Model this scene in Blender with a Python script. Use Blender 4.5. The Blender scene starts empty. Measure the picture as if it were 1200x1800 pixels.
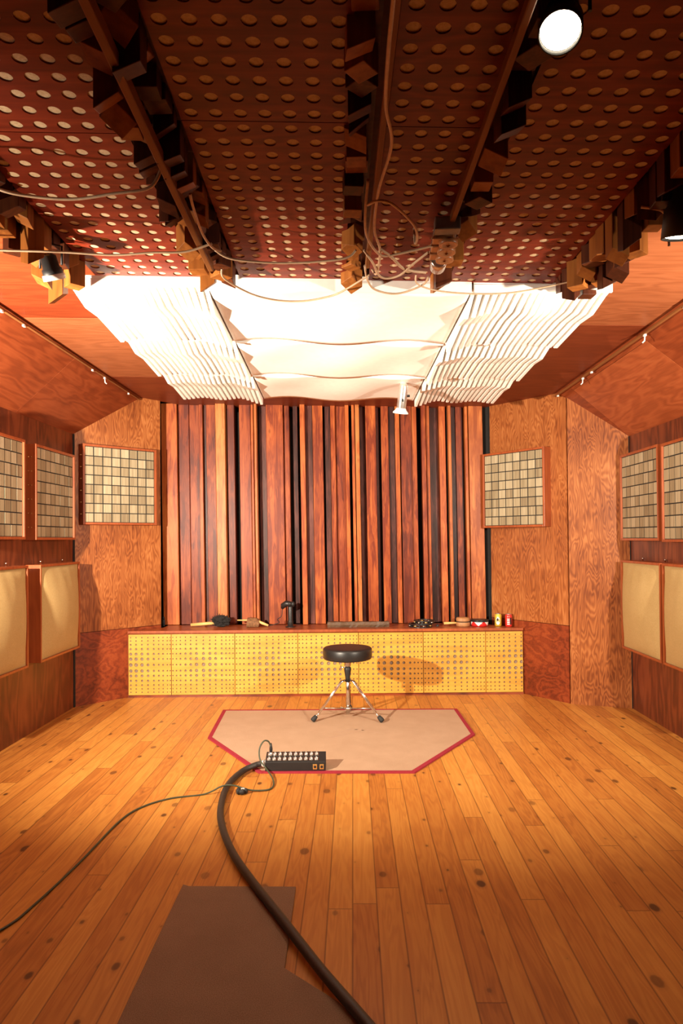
import bpy, bmesh, math, random
from mathutils import Vector, Matrix
C = bpy.context.scene
COL = C.collection
PI = math.pi
rnd = random.Random(7)

# ------------------------------------------------------------------ camera
EYE = Vector((0, 0, 1.25))
def make_camera():
    cd = bpy.data.cameras.new('camera'); co = bpy.data.objects.new('camera', cd); COL.objects.link(co)
    yaw, pitch, roll = math.radians(.95), math.radians(.8), math.radians(.5)
    f = Vector((-math.sin(yaw)*math.cos(pitch), math.cos(yaw)*math.cos(pitch), math.sin(pitch)))
    r = f.cross(Vector((0, 0, 1))).normalized(); u = r.cross(f)
    c, s = math.cos(roll), math.sin(roll)
    r2, u2 = c*r - s*u, s*r + c*u
    m = Matrix((r2, u2, -f)).transposed().to_4x4(); m.translation = EYE
    co.matrix_world = m
    cd.sensor_fit = 'VERTICAL'; cd.sensor_height = 36; cd.sensor_width = 24; cd.lens = 24
    cd.shift_y = 31/1800
    cd.clip_start = .02
    C.camera = co
make_camera()
C.view_settings.view_transform = 'Standard'; C.view_settings.look = 'None'
C.view_settings.gamma = 1; C.view_settings.use_curve_mapping = False
C.view_settings.exposure = 0.0

# ------------------------------------------------------------------ world and lights
w = bpy.data.worlds.new('world'); C.world = w; w.use_nodes = True
w.node_tree.nodes['Background'].inputs[0].default_value = (1, .75, .5, 1)
w.node_tree.nodes['Background'].inputs[1].default_value = .008
WARM = (1, .86, .68)
def spot(name, loc, target, watts, angle=120, blend=.6, r=.04, col=WARM):
    l = bpy.data.lights.new(name, 'SPOT'); l.energy = watts; l.color = col; l.spot_size = math.radians(angle)
    l.spot_blend = blend; l.shadow_soft_size = r
    o = bpy.data.objects.new(name, l); COL.objects.link(o); o.location = loc
    o.rotation_euler = (Vector(target)-Vector(loc)).to_track_quat('-Z', 'Y').to_euler()
    return o
# two work lights standing off frame left and right, heads at about 1.5 m
spot('work_light_left', (-1.93, 1.95, 1.46), (-.3, 5.5, 1.95), 1150, 128, 1., .03)
spot('work_light_right', (1.88, 1.85, 1.62), (.2, 5.5, 1.6), 480, 124, 1., .03)

spot('added_upward_spill_left', (-1.5, 1.66, 1.46), (-1.02, 1.80, 2.3), 46, 50, .9, .03)  # added spot: makes the bright patch on the left ceiling panel
# the two white-rimmed lamps at the near corners of the white cloud point along it
spot('cloud_lamp_left', (-1.0, 2.42, 2.13), (.1, 4.3, 2.28), 15, 80, .9, .03)
spot('cloud_lamp_right', (.92, 2.72, 2.17), (-.1, 4.3, 2.26), 26, 80, .9, .03)

# ------------------------------------------------------------------ node helpers
def new_mat(name):
    m = bpy.data.materials.new(name); m.use_nodes = True
    nt = m.node_tree; b = nt.nodes['Principled BSDF']
    return m, nt, b
def N(nt, t, **k):
    n = nt.nodes.new(t)
    for a, v in k.items(): setattr(n, a, v)
    return n
def L(nt, a, b): nt.links.new(a, b)
def math_n(nt, op, a, b=None, c=None):
    n = N(nt, 'ShaderNodeMath', operation=op)
    for i, v in enumerate((a, b, c)):
        if v is None: continue
        if isinstance(v, (int, float)): n.inputs[i].default_value = v
        else: L(nt, v, n.inputs[i])
    return n.outputs[0]
def ramp(nt, fac, stops):
    n = N(nt, 'ShaderNodeValToRGB'); e = n.color_ramp.elements
    while len(e) < len(stops): e.new(.5)
    for el, (p, c) in zip(e, stops): el.position = p; el.color = (*c, 1)
    L(nt, fac, n.inputs[0]); return n.outputs[0]
def mixc(nt, fac, a, b, mode='MIX'):
    n = N(nt, 'ShaderNodeMix', data_type='RGBA', blend_type=mode)
    for i, v in ((0, fac), (6, a), (7, b)):
        if isinstance(v, (int, float)): n.inputs[i].default_value = v
        elif isinstance(v, tuple): n.inputs[i].default_value = (*v, 1)
        else: L(nt, v, n.inputs[i])
    return n.outputs[2]
def bump(nt, b, h, strength=.2, dist=.002):
    n = N(nt, 'ShaderNodeBump'); n.inputs['Strength'].default_value = strength; n.inputs['Distance'].default_value = dist
    L(nt, h, n.inputs['Height']); L(nt, n.outputs[0], b.inputs['Normal'])
def noise(nt, vec, scale, detail=3, rough=.55, dist=0):
    n = N(nt, 'ShaderNodeTexNoise'); n.inputs['Scale'].default_value = scale; n.inputs['Detail'].default_value = detail
    n.inputs['Roughness'].default_value = rough; n.inputs['Distortion'].default_value = dist
    L(nt, vec, n.inputs['Vector']); return n.outputs['Fac']
def mapping(nt, vec, scale, off=None):
    n = N(nt, 'ShaderNodeMapping'); n.inputs['Scale'].default_value = scale
    L(nt, vec, n.inputs['Vector'])
    if off is not None: L(nt, off, n.inputs['Location'])
    return n.outputs[0]

def wood(name, dark, mid, light, grain='Z', rough=.35, figure=1., blotch=.5, bands=26., coat=.0, rand=True, figscale=5.):
    """varnished wood; 'grain' is the axis the fibres run along, figure = strength of the contour figure"""
    m, nt, b = new_mat(name)
    tc = N(nt, 'ShaderNodeTexCoord').outputs['Object']
    off = None
    if rand:
        oi = N(nt, 'ShaderNodeObjectInfo')
        cx = N(nt, 'ShaderNodeCombineXYZ')
        r = math_n(nt, 'MULTIPLY', oi.outputs['Random'], 37.)
        for i in range(3): L(nt, r, cx.inputs[i])
        off = cx.outputs[0]
    g = {'X': (.22, 1, 1), 'Y': (1, .22, 1), 'Z': (1, 1, .22)}[grain]
    base = mapping(nt, tc, g, off)
    n1 = noise(nt, base, figscale, 3, .5, .3)
    fig = math_n(nt, 'SINE', math_n(nt, 'MULTIPLY', n1, bands*PI))
    fig = math_n(nt, 'MULTIPLY_ADD', fig, .5*figure, .5)
    g2 = {'X': (.03, 1, 1), 'Y': (1, .03, 1), 'Z': (1, 1, .03)}[grain]
    fine = noise(nt, mapping(nt, tc, g2, off), 90, 3, .6)
    blo = noise(nt, mapping(nt, tc, (1, 1, 1), off), 2.3, 3, .6)
    v = math_n(nt, 'MULTIPLY_ADD', fig, .35, math_n(nt, 'MULTIPLY', fine, .45))
    v = math_n(nt, 'ADD', v, math_n(nt, 'MULTIPLY_ADD', blo, blotch, -.5*blotch + .05))
    col = ramp(nt, v, [(.15, dark), (.48, mid), (.85, light)])
    L(nt, col, b.inputs['Base Color'])
    b.inputs['Roughness'].default_value = rough
    b.inputs['Coat Weight'].default_value = coat; b.inputs['Coat Roughness'].default_value = .25
    bump(nt, b, v, .12, .001)
    return m
def slat_wood(name, dark, mid, light, rough=.42):
    """stained softwood board: long straight streaks and a few knots"""
    m, nt, b = new_mat(name)
    tc = N(nt, 'ShaderNodeTexCoord').outputs['Object']
    oi = N(nt, 'ShaderNodeObjectInfo'); cx = N(nt, 'ShaderNodeCombineXYZ')
    r = math_n(nt, 'MULTIPLY', oi.outputs['Random'], 37.)
    for i in range(3): L(nt, r, cx.inputs[i])
    vo = N(nt, 'ShaderNodeTexVoronoi'); vo.inputs['Scale'].default_value = 6.5
    L(nt, mapping(nt, tc, (1, 1, .5), cx.outputs[0]), vo.inputs['Vector'])
    near = math_n(nt, 'MAXIMUM', math_n(nt, 'SUBTRACT', .30, vo.outputs['Distance']), 0.)
    n1 = noise(nt, mapping(nt, tc, (1, 1, .07), cx.outputs[0]), 26, 4, .6, .6)
    n1 = math_n(nt, 'MULTIPLY_ADD', near, .5, n1)
    st = math_n(nt, 'MULTIPLY_ADD', math_n(nt, 'SINE', math_n(nt, 'MULTIPLY', n1, 42.)), .07, n1)
    blo = noise(nt, mapping(nt, tc, (1, 1, .6), cx.outputs[0]), 4.5, 3, .6)
    v = math_n(nt, 'ADD', math_n(nt, 'MULTIPLY', st, .7), math_n(nt, 'MULTIPLY', blo, .45))
    v = math_n(nt, 'ADD', v, math_n(nt, 'MULTIPLY_ADD', oi.outputs['Random'], .2, -.14))
    col = ramp(nt, v, [(.42, dark), (.56, mid), (.74, light)])
    kn = ramp(nt, vo.outputs['Distance'], [(.0, (1, 1, 1)), (.05, (.5, .5, .5)), (.09, (0, 0, 0))])
    col = mixc(nt, math_n(nt, 'MULTIPLY', kn, .7), col, tuple(c*.35 for c in dark))
    L(nt, col, b.inputs['Base Color']); b.inputs['Roughness'].default_value = rough
    b.inputs['Specular IOR Level'].default_value = .22
    bump(nt, b, v, .2, .001)
    return m
def plain(name, col, rough=.5, metal=0., nscale=40, var=.15, bmp=.1, spec=None):
    m, nt, b = new_mat(name)
    tc = N(nt, 'ShaderNodeTexCoord').outputs['Object']
    n = noise(nt, tc, nscale, 3)
    d = tuple(c*(1-var) for c in col); l = tuple(min(1, c*(1+var)) for c in col)
    L(nt, ramp(nt, n, [(.3, d), (.7, l)]), b.inputs['Base Color'])
    b.inputs['Roughness'].default_value = rough; b.inputs['Metallic'].default_value = metal
    if spec is not None: b.inputs['Specular IOR Level'].default_value = spec
    if bmp: bump(nt, b, n, bmp, .001)
    return m
def fibre(name, c1, c2, scale=350, rough=.95, bmp=.6):
    m, nt, b = new_mat(name)
    tc = N(nt, 'ShaderNodeTexCoord').outputs['Object']
    n = noise(nt, tc, scale, 4, .7); n2 = noise(nt, tc, 6, 3, .6)
    v = math_n(nt, 'MULTIPLY_ADD', n2, .2, math_n(nt, 'MULTIPLY', n, .9))
    L(nt, ramp(nt, v, [(.35, c1), (.75, c2)]), b.inputs['Base Color'])
    b.inputs['Roughness'].default_value = rough; b.inputs['Specular IOR Level'].default_value = .1
    bump(nt, b, n, bmp, .002)
    return m
def glow(name, col, strength):
    m, nt, b = new_mat(name)
    b.inputs['Base Color'].default_value = (1, 1, 1, 1)
    b.inputs['Emission Color'].default_value = (*col, 1); b.inputs['Emission Strength'].default_value = strength
    return m

def floor_mat():
    m, nt, b = new_mat('pine_floorboards')
    tc = N(nt, 'ShaderNodeTexCoord').outputs['Object']
    sp = N(nt, 'ShaderNodeSeparateXYZ'); L(nt, tc, sp.inputs[0]); X, Y = sp.outputs[0], sp.outputs[1]
    W = .083; LEN = 1.9
    u = math_n(nt, 'DIVIDE', math_n(nt, 'ADD', X, .012), W)
    i = math_n(nt, 'FLOOR', u); fu = math_n(nt, 'FRACT', u)
    wn = N(nt, 'ShaderNodeTexWhiteNoise', noise_dimensions='1D'); L(nt, i, wn.inputs['W'])
    v = math_n(nt, 'DIVIDE', math_n(nt, 'ADD', Y, math_n(nt, 'MULTIPLY', wn.outputs['Value'], 9.)), LEN)
    j = math_n(nt, 'FLOOR', v); fv = math_n(nt, 'FRACT', v)
    cb = N(nt, 'ShaderNodeCombineXYZ'); L(nt, i, cb.inputs[0]); L(nt, j, cb.inputs[1])
    wb = N(nt, 'ShaderNodeTexWhiteNoise', noise_dimensions='3D'); L(nt, cb.outputs[0], wb.inputs['Vector'])
    tone = wb.outputs['Value']
    # grain, shifted for every board
    sh = N(nt, 'ShaderNodeVectorMath', operation='SCALE'); L(nt, wb.outputs['Color'], sh.inputs[0]); sh.inputs['Scale'].default_value = 13.
    g1 = mapping(nt, tc, (1, .09, 1), sh.outputs[0])
    n1 = noise(nt, g1, 14, 3, .5, .4)
    ring = math_n(nt, 'SINE', math_n(nt, 'MULTIPLY', n1, 60.))
    g2 = noise(nt, mapping(nt, tc, (1, .03, 1), sh.outputs[0]), 160, 2)
    # knots
    kv = mapping(nt, tc, (1, .62, 1), sh.outputs[0])
    vo = N(nt, 'ShaderNodeTexVoronoi', voronoi_dimensions='2D'); vo.inputs['Scale'].default_value = 6.0; vo.inputs['Randomness'].default_value = 1
    L(nt, kv, vo.inputs['Vector'])
    ks = N(nt, 'ShaderNodeSeparateColor'); L(nt, vo.outputs['Color'], ks.inputs[0])
    size = math_n(nt, 'MULTIPLY', math_n(nt, 'POWER', ks.outputs[0], 2.1), .10)
    wob = math_n(nt, 'MULTIPLY', noise(nt, tc, 60, 2), .03)
    kd = math_n(nt, 'SUBTRACT', math_n(nt, 'ADD', vo.outputs['Distance'], wob), size)
    knot = ramp(nt, kd, [(0.0, (1, 1, 1)), (.015, (.8, .8, .8)), (.035, (.2, .2, .2)), (.09, (0, 0, 0))])
    val = math_n(nt, 'MULTIPLY_ADD', ring, .09, math_n(nt, 'MULTIPLY_ADD', g2, .25, math_n(nt, 'MULTIPLY_ADD', tone, .42, .14)))
    blo = noise(nt, tc, 1.6, 3, .6)
    val = math_n(nt, 'ADD', val, math_n(nt, 'MULTIPLY_ADD', blo, .5, -.25))
    col = ramp(nt, val, [(.0, (.26, .075, .015)), (.35, (.48, .175, .032)), (.7, (.62, .27, .052)), (1., (.72, .36, .085))])
    col = mixc(nt, math_n(nt, 'MULTIPLY', knot, math_n(nt, 'MULTIPLY_ADD', ks.outputs[1], .5, .42)), col, (.065, .02, .008))
    eu = math_n(nt, 'MINIMUM', fu, math_n(nt, 'SUBTRACT', 1., fu))
    ev = math_n(nt, 'MULTIPLY', math_n(nt, 'MINIMUM', fv, math_n(nt, 'SUBTRACT', 1., fv)), LEN/W)
    e = math_n(nt, 'MINIMUM', eu, ev)
    seam = ramp(nt, e, [(.0, (1, 1, 1)), (.018, (.9, .9, .9)), (.04, (0, 0, 0))])
    col = mixc(nt, math_n(nt, 'MULTIPLY', seam, .62), col, (.10, .028, .008))
    L(nt, col, b.inputs['Base Color'])
    L(nt, math_n(nt, 'MULTIPLY_ADD', blo, .25, .30), b.inputs['Roughness'])
    b.inputs['Specular IOR Level'].default_value = .35
    bump(nt, b, math_n(nt, 'MULTIPLY_ADD', seam, -1., val), .25, .0015)
    return m

def tile_mat():
    m, nt, b = new_mat('stacked_end_grain_tiles')
    tc = N(nt, 'ShaderNodeTexCoord').outputs['Object']
    mv = N(nt, 'ShaderNodeVectorMath', operation='SUBTRACT'); L(nt, tc, mv.inputs[0]); mv.inputs[1].default_value = (.017, 0, .017)
    mp = mapping(nt, mv.outputs[0], (8/.581, 1, 8/.581))
    sp = N(nt, 'ShaderNodeSeparateXYZ'); L(nt, mp, sp.inputs[0])
    cb = N(nt, 'ShaderNodeCombineXYZ')
    L(nt, math_n(nt, 'FLOOR', sp.outputs[0]), cb.inputs[0]); L(nt, math_n(nt, 'FLOOR', sp.outputs[2]), cb.inputs[1])
    wn = N(nt, 'ShaderNodeTexWhiteNoise', noise_dimensions='3D'); L(nt, cb.outputs[0], wn.inputs['Vector'])
    sh = N(nt, 'ShaderNodeVectorMath', operation='SCALE'); L(nt, wn.outputs['Color'], sh.inputs[0]); sh.inputs['Scale'].default_value = 7.
    st = noise(nt, mapping(nt, tc, (1, 1, .02), sh.outputs[0]), 75, 2, .6)
    v = math_n(nt, 'MULTIPLY_ADD', wn.outputs['Value'], .35, math_n(nt, 'MULTIPLY', st, .75))
    L(nt, ramp(nt, v, [(.15, (.13, .085, .045)), (.5, (.30, .24, .14)), (.85, (.48, .41, .27))]), b.inputs['Base Color'])
    b.inputs['Roughness'].default_value = .6
    return m

M = {}
M['floor'] = floor_mat()
M['ply'] = wood('varnished_plywood_wall', (.15, .036, .010), (.32, .098, .026), (.50, .20, .065), 'Z', .30, .8, .8, 50, figscale=7)
M['ply_h'] = wood('varnished_plywood_laid_flat', (.08, .012, .005), (.22, .038, .011), (.36, .08, .022), 'X', .33, .6, .9, 20, figscale=5)
M['wall_side'] = wood('dark_red_wall_boarding', (.06, .012, .005), (.15, .030, .010), (.25, .062, .02), 'Z', .4, .9, .6, 16)
M['ceil_red'] = wood('red_stained_ceiling_plywood', (.14, .022, .008), (.22, .038, .012), (.31, .065, .02), 'X', .45, .5, .4, 16)
M['ceil_light'] = wood('light_ceiling_plywood', (.22, .062, .022), (.32, .10, .038), (.42, .145, .06), 'X', .45, .6, .3, 22)
M['ceil_dark'] = wood('dark_ceiling_plywood', (.13, .022, .008), (.19, .038, .013), (.27, .06, .02), 'X', .45, .5, .4, 16)
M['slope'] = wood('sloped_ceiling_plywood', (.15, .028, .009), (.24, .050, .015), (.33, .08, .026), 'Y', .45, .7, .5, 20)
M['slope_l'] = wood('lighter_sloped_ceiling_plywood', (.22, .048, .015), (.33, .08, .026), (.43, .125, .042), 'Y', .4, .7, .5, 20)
M['perf'] = wood('perforated_red_plywood', (.09, .010, .005), (.18, .022, .009), (.29, .047, .017), 'X', .4, .6, .4, 20)
M['felt'] = fibre('beige_felt_backing', (.48, .33, .18), (.72, .55, .35), 120, .95, .2)
M['felt_grey'] = fibre('grey_felt_backing', (.16, .11, .08), (.36, .27, .20), 150, .95, .2)
M['peg'] = wood('yellow_birch_pegboard', (.52, .22, .028), (.68, .34, .048), (.76, .42, .08), 'X', .4, .5, .7, 10, rand=True)
M['block'] = wood('dark_stained_timber_block', (.03, .008, .004), (.08, .02, .008), (.18, .052, .016), 'Z', .45, .5, .5, 16)
M['block_l'] = wood('amber_timber_block', (.14, .042, .010), (.29, .095, .02), (.42, .16, .035), 'Z', .45, .5, .5, 16)
M['frame'] = wood('red_brown_frame_wood', (.16, .03, .01), (.33, .075, .02), (.46, .13, .035), 'Z', .35, .3, .4, 16)
M['tile'] = tile_mat()
M['black'] = plain('matt_black', (.012, .011, .011), .55)
M['blackfelt'] = plain('black_recess', (.012, .01, .009), .9)
M['vinyl'] = plain('black_vinyl', (.014, .013, .013), .38, 0, 300, .2, .15)
M['chrome'] = plain('chrome_tube', (.80, .76, .72), .16, 1., 60, .05, 0)
M['steel'] = plain('brushed_steel', (.62, .56, .5), .3, 1., 60, .1, 0)
M['rubber'] = plain('black_rubber', (.02, .02, .02), .7)
M['white'] = plain('white_painted_diffuser', (.92, .88, .82), .5, 0, 30, .03, .05)
M['fabric'] = fibre('mustard_beige_fabric', (.38, .26, .10), (.54, .39, .18), 260, .9, .4)
M['mat'] = fibre('beige_sisal_mat', (.36, .23, .14), (.60, .41, .28), 260, .95, .8)
M['mat_red'] = fibre('raspberry_binding_tape', (.26, .02, .032), (.38, .042, .062), 300, .9, .4)
M['carpet'] = fibre('brown_grey_carpet', (.20, .125, .08), (.42, .27, .175), 330, .98, 1.)
M['cable_w'] = plain('cream_cable', (.62, .42, .26), .5)
M['cable_g'] = plain('dark_green_cable', (.055, .065, .035), .5)
M['cable_b'] = plain('black_multicore_cable', (.028, .024, .02), .5, 0, 200, .3, .3)
M['rod'] = wood('brown_cover_strip', (.13, .045, .014), (.24, .09, .028), (.33, .13, .04), 'Y', .5, .2, .3, 10)
M['clip'] = plain('white_plastic_clip', (.85, .8, .75), .4)
M['gold'] = plain('yellowish_connector_plate', (.75, .5, .18), .3, .8, 60, .1, 0)
M['outlet'] = plain('brown_plastic_socket', (.45, .18, .07), .35)
M['grey'] = plain('grey_painted_metal', (.20, .15, .12), .45, .3)
M['lightwood'] = wood('pale_turned_wood', (.6, .33, .09), (.76, .47, .16), (.85, .58, .25), 'X', .45, .2, .2, 10)
M['brown'] = plain('brown_cloth', (.20, .09, .035), .8, 0, 80, .4, .4)
M['darkbar'] = wood('dark_brown_bar', (.05, .025, .012), (.10, .05, .022), (.16, .08, .035), 'X', .5, .5, .5, 16)
M['tan'] = plain('tan_drum_wood', (.42, .2, .08), .5)
M['red'] = plain('glossy_red_paint', (.62, .03, .02), .3)
M['tinwhite'] = plain('white_printed_tin', (.82, .8, .78), .3)
M['yellow'] = plain('yellow_printed_can', (.72, .5, .05), .3, .3)
M['silver'] = plain('shiny_aluminium', (.8, .78, .75), .25, .9, 60, .05, 0)
M['lamp_on'] = glow('lit_bulb_face', (1, .86, .62), 25)
M['s_orange'] = slat_wood('orange_stained_slat', (.17, .026, .008), (.34, .072, .016), (.50, .145, .035))
M['s_light'] = slat_wood('light_orange_slat', (.26, .06, .016), (.42, .12, .03), (.56, .21, .06))
M['s_red'] = slat_wood('red_brown_slat', (.10, .016, .007), (.23, .042, .012), (.36, .085, .023))
M['s_purple'] = slat_wood('purple_brown_slat', (.035, .010, .008), (.085, .024, .017), (.17, .052, .038))

for k_ in ('perf', 'block', 'block_l', 'ceil_red', 'ceil_light', 'ceil_dark', 'slope', 'slope_l', 'rod'):
    M[k_].node_tree.nodes['Principled BSDF'].inputs['Specular IOR Level'].default_value = .15

# ------------------------------------------------------------------ mesh helpers
class MB:
    def __init__(s): s.v = []; s.f = []; s.sm = []; s.M = Matrix.Identity(4)
    def at(s, loc=(0, 0, 0), rz=0, rx=0, ry=0):
        s.M = Matrix.Translation(loc) @ Matrix.Rotation(rz, 4, 'Z') @ Matrix.Rotation(ry, 4, 'Y') @ Matrix.Rotation(rx, 4, 'X'); return s
    def add(s, vs, fs, smooth=False):
        n = len(s.v); s.v += [tuple(s.M @ Vector(v)) for v in vs]
        s.f += [tuple(i+n for i in f) for f in fs]; s.sm += [smooth]*len(fs); return s
    def box(s, x0, y0, z0, x1, y1, z1):
        x0, x1 = sorted((x0, x1)); y0, y1 = sorted((y0, y1)); z0, z1 = sorted((z0, z1))
        vs = [(x, y, z) for z in (z0, z1) for y in (y0, y1) for x in (x0, x1)]
        return s.add(vs, [(0, 2, 3, 1), (4, 5, 7, 6), (0, 1, 5, 4), (2, 6, 7, 3), (0, 4, 6, 2), (1, 3, 7, 5)])
    def prism(s, pts, z0, z1, tops=None, bots=None):
        """pts counter-clockwise in xy; tops / bots optional per-vertex heights"""
        n = len(pts); a = sum(pts[i][0]*pts[(i+1) % n][1]-pts[(i+1) % n][0]*pts[i][1] for i in range(n))
        if a < 0:
            pts = pts[::-1]; tops = tops[::-1] if tops else None; bots = bots[::-1] if bots else None
        vs = [(p[0], p[1], bots[i] if bots else z0) for i, p in enumerate(pts)] + [(p[0], p[1], tops[i] if tops else z1) for i, p in enumerate(pts)]
        fs = [tuple(range(n-1, -1, -1)), tuple(range(n, 2*n))] + [(i, (i+1) % n, (i+1) % n+n, i+n) for i in range(n)]
        return s.add(vs, fs)
    def lathe(s, prof, n=24, smooth=True, axis='Z'):
        vs = []; fs = []
        for (r, z) in prof:
            for k in range(n):
                a = 2*PI*k/n; p = (r*math.cos(a), r*math.sin(a), z)
                if axis == 'X': p = (p[2], p[0], p[1])
                if axis == 'Y': p = (p[1], p[2], p[0])
                vs.append(p)
        m = len(prof)
        for i in range(m-1):
            for k in range(n):
                fs.append((i*n+k, i*n+(k+1) % n, (i+1)*n+(k+1) % n, (i+1)*n+k))
        s.add(vs, fs, smooth)
        caps = [tuple(range(n-1, -1, -1)), tuple((m-1)*n+k for k in range(n))]
        s.f += [tuple(i+len(s.v)-len(vs) for i in c) for c in caps]; s.sm += [False]*2
        return s
    def tube(s, pts, r, n=8, smooth=True, taper=None):
        P = [Vector(p) for p in pts]; vs = []; fs = []
        t0 = (P[1]-P[0]).normalized(); ref = Vector((0, 0, 1)) if abs(t0.z) < .9 else Vector((1, 0, 0))
        nn = t0.cross(ref).normalized()
        for i, p in enumerate(P):
            t = ((P[min(i+1, len(P)-1)]-P[max(i-1, 0)])).normalized()
            nn = (nn - t*nn.dot(t)).normalized(); bb = t.cross(nn)
            rr = taper[i] if taper else r
            for k in range(n):
                a = 2*PI*k/n; vs.append(tuple(p+rr*(math.cos(a)*nn+math.sin(a)*bb)))
        for i in range(len(P)-1):
            for k in range(n): fs.append((i*n+k, i*n+(k+1) % n, (i+1)*n+(k+1) % n, (i+1)*n+k))
        base = len(s.v); s.add(vs, fs, smooth)
        s.f += [tuple(base+k for k in range(n-1, -1, -1)), tuple(base+(len(P)-1)*n+k for k in range(n))]; s.sm += [False]*2
        return s
    def build(s, name, mat, parent=None, bevel=0):
        me = bpy.data.meshes.new(name); me.from_pydata(s.v, [], s.f)
        bm = bmesh.new(); bm.from_mesh(me); bmesh.ops.recalc_face_normals(bm, faces=bm.faces); bm.to_mesh(me); bm.free()
        me.polygons.foreach_set('use_smooth', s.sm); me.update()
        me.materials.append(mat); o = bpy.data.objects.new(name, me); COL.objects.link(o)
        if parent: o.parent = parent
        if bevel:
            b = o.modifiers.new('bevel', 'BEVEL'); b.width = bevel; b.segments = 2; b.limit_method = 'ANGLE'
        return o
def spline(pts, k=8):
    P = [Vector(p) for p in pts]; out = []
    for i in range(len(P)-1):
        a, b, c, d = P[max(i-1, 0)], P[i], P[i+1], P[min(i+2, len(P)-1)]
        for j in range(k):
            t = j/k
            out.append(.5*((2*b)+(-a+c)*t+(2*a-5*b+4*c-d)*t*t+(-a+3*b-3*c+d)*t**3))
    out.append(P[-1]); return out
def thing(name, label, cat, loc=(0, 0, 0), rz=0, group=None):
    o = bpy.data.objects.new(name, None); COL.objects.link(o); o.empty_display_size = .1
    o.location = loc; o.rotation_euler = (0, 0, rz); o['label'] = label; o['category'] = cat
    if group: o['group'] = group
    return o
def tag(o, label, cat, group=None):
    o['label'] = label; o['category'] = cat
    if group: o['group'] = group
    return o
def struct(o, label=None, cat=None):
    o['kind'] = 'structure'
    if label: o['label'] = label
    if cat: o['category'] = cat
    return o
def dup(root, loc, rz, label, group=None):
    r = root.copy(); COL.objects.link(r); r.location = loc; r.rotation_euler = (0, 0, rz); r['label'] = label
    if group: r['group'] = group
    for ch in list(root.children):
        c = ch.copy(); COL.objects.link(c); c.parent = r
        for g in list(ch.children):
            d = g.copy(); COL.objects.link(d); d.parent = c
    return r

def holed(mb, xe, ye, rads, plane, n=16, t=.01, cx=None, cy=None):
    """board with one round hole per cell; xe/ye cell edges; plane(x,y,d) -> 3D, d = depth behind the face"""
    for i in range(len(xe)-1):
        for j in range(len(ye)-1):
            r = rads(i, j); x0, x1, y0, y1 = xe[i], xe[i+1], ye[j], ye[j+1]
            mx = cx[i] if cx else (x0+x1)/2; my = cy[j] if cy else (y0+y1)/2
            vs = []; q = n//4
            ring = []
            for k in range(n):
                side, f = divmod(k, q); f /= q
                ring.append([(x1, y0+(y1-y0)*f), (x1-(x1-x0)*f, y1), (x0, y1-(y1-y0)*f), (x0+(x1-x0)*f, y0)][side])
            for k in range(n): vs.append(plane(*ring[k], 0))
            for dd in (0, t):
                for k in range(n):
                    a = 2*PI*(k/n)-PI/4
                    vs.append(plane(mx+r*math.cos(a), my+r*math.sin(a), dd))
            fs = []
            for k in range(n):
                k2 = (k+1) % n
                fs.append((k, k2, n+k2, n+k)); fs.append((n+k, n+k2, 2*n+k2, 2*n+k))
            mb.add(vs, fs)
    a, b, c, d = xe[0], xe[-1], ye[0], ye[-1]
    for (p, q2) in (((a, c), (b, c)), ((b, c), (b, d)), ((b, d), (a, d)), ((a, d), (a, c))):
        mb.add([plane(*p, 0), plane(*q2, 0), plane(*q2, t), plane(*p, t)], [(0, 1, 2, 3)])

# ------------------------------------------------------------------ the room
XL, XR, YB = -2.115, 2.025, -2.2
CL, CR = (XL, 5.136), (XR, 5.02)              # far corners of the side walls
FL, FR = (-1.72, 5.53), (1.56, 5.25)          # where the ceiling folds meet the angled walls
HL, HR = 2.42, 2.352; WL, WR = 2.065, 1.985   # fold heights, side wall heights
YBACK = 5.98
SL = (HR-HL)/(1.56+1.72)
def hc(x, h0=2.384): return h0 + SL*x
T = .06
struct(MB().box(XL-.4, YB-.1, -.05, XR+.4, YBACK+.15, 0).build('floor', M['floor']))
struct(MB().prism([(XL, YB), (XL, CL[1]), (XL-T, CL[1]), (XL-T, YB)], 0, WL+.04).build('wall_left', M['wall_side']))
struct(MB().prism([(XR, YB), (XR, CR[1]), (XR+T, CR[1]), (XR+T, YB)], 0, WR+.04).build('wall_right', M['wall_side']))
struct(MB().box(XL-.1, YB-.06, 0, XR+.1, YB, 2.6).build('wall_rear', M['blackfelt']))
struct(MB().box(-2.0, YBACK, 0, 1.6, YBACK+.06, 2.5).build('wall_back', M['blackfelt']))
# angled walls: upper sheet with upright figure, lower sheet laid flat, second full-height sheet at the right
def facet(name, a, b, z0, tops, mat, off=0., th=.03):
    d = (Vector(b)-Vector(a)).normalized(); n = Vector((-d.y, d.x))     # away from the room when a->b runs left to right
    A = Vector(a)+n*off; B = Vector(b)+n*off
    pts = [tuple(A), tuple(B), tuple(B+n*th), tuple(A+n*th)]
    return struct(MB().prism(pts, z0, 2, tops=[tops[0], tops[1], tops[1], tops[0]]).build(name, mat))
BL = (-1.60, 5.655); dL = (Vector(BL)-Vector(CL)).normalized()
def tl(p):  # top of the wall under slope and ceiling, left
    x = p[0]; return (WL+(x-XL)*(HL-WL)/(FL[0]-XL) if x < FL[0] else hc(x))
def tr(p):
    x = p[0]; return (WR+(XR-x)*(HR-WR)/(XR-FR[0]) if x > FR[0] else hc(x))
FLe = (-1.598, 5.655)
ztl = .555
facet('wall_back_left', CL, FL, ztl, (tl(CL), tl(FL)), M['ply'])
facet('wall_back_left', FL, FLe, ztl, (tl(FL), tl(FLe)), M['ply'])
facet('wall_back_left', CL, FLe, 0, (ztl-.004, ztl-.004), M['ply_h'], .002)
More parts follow.
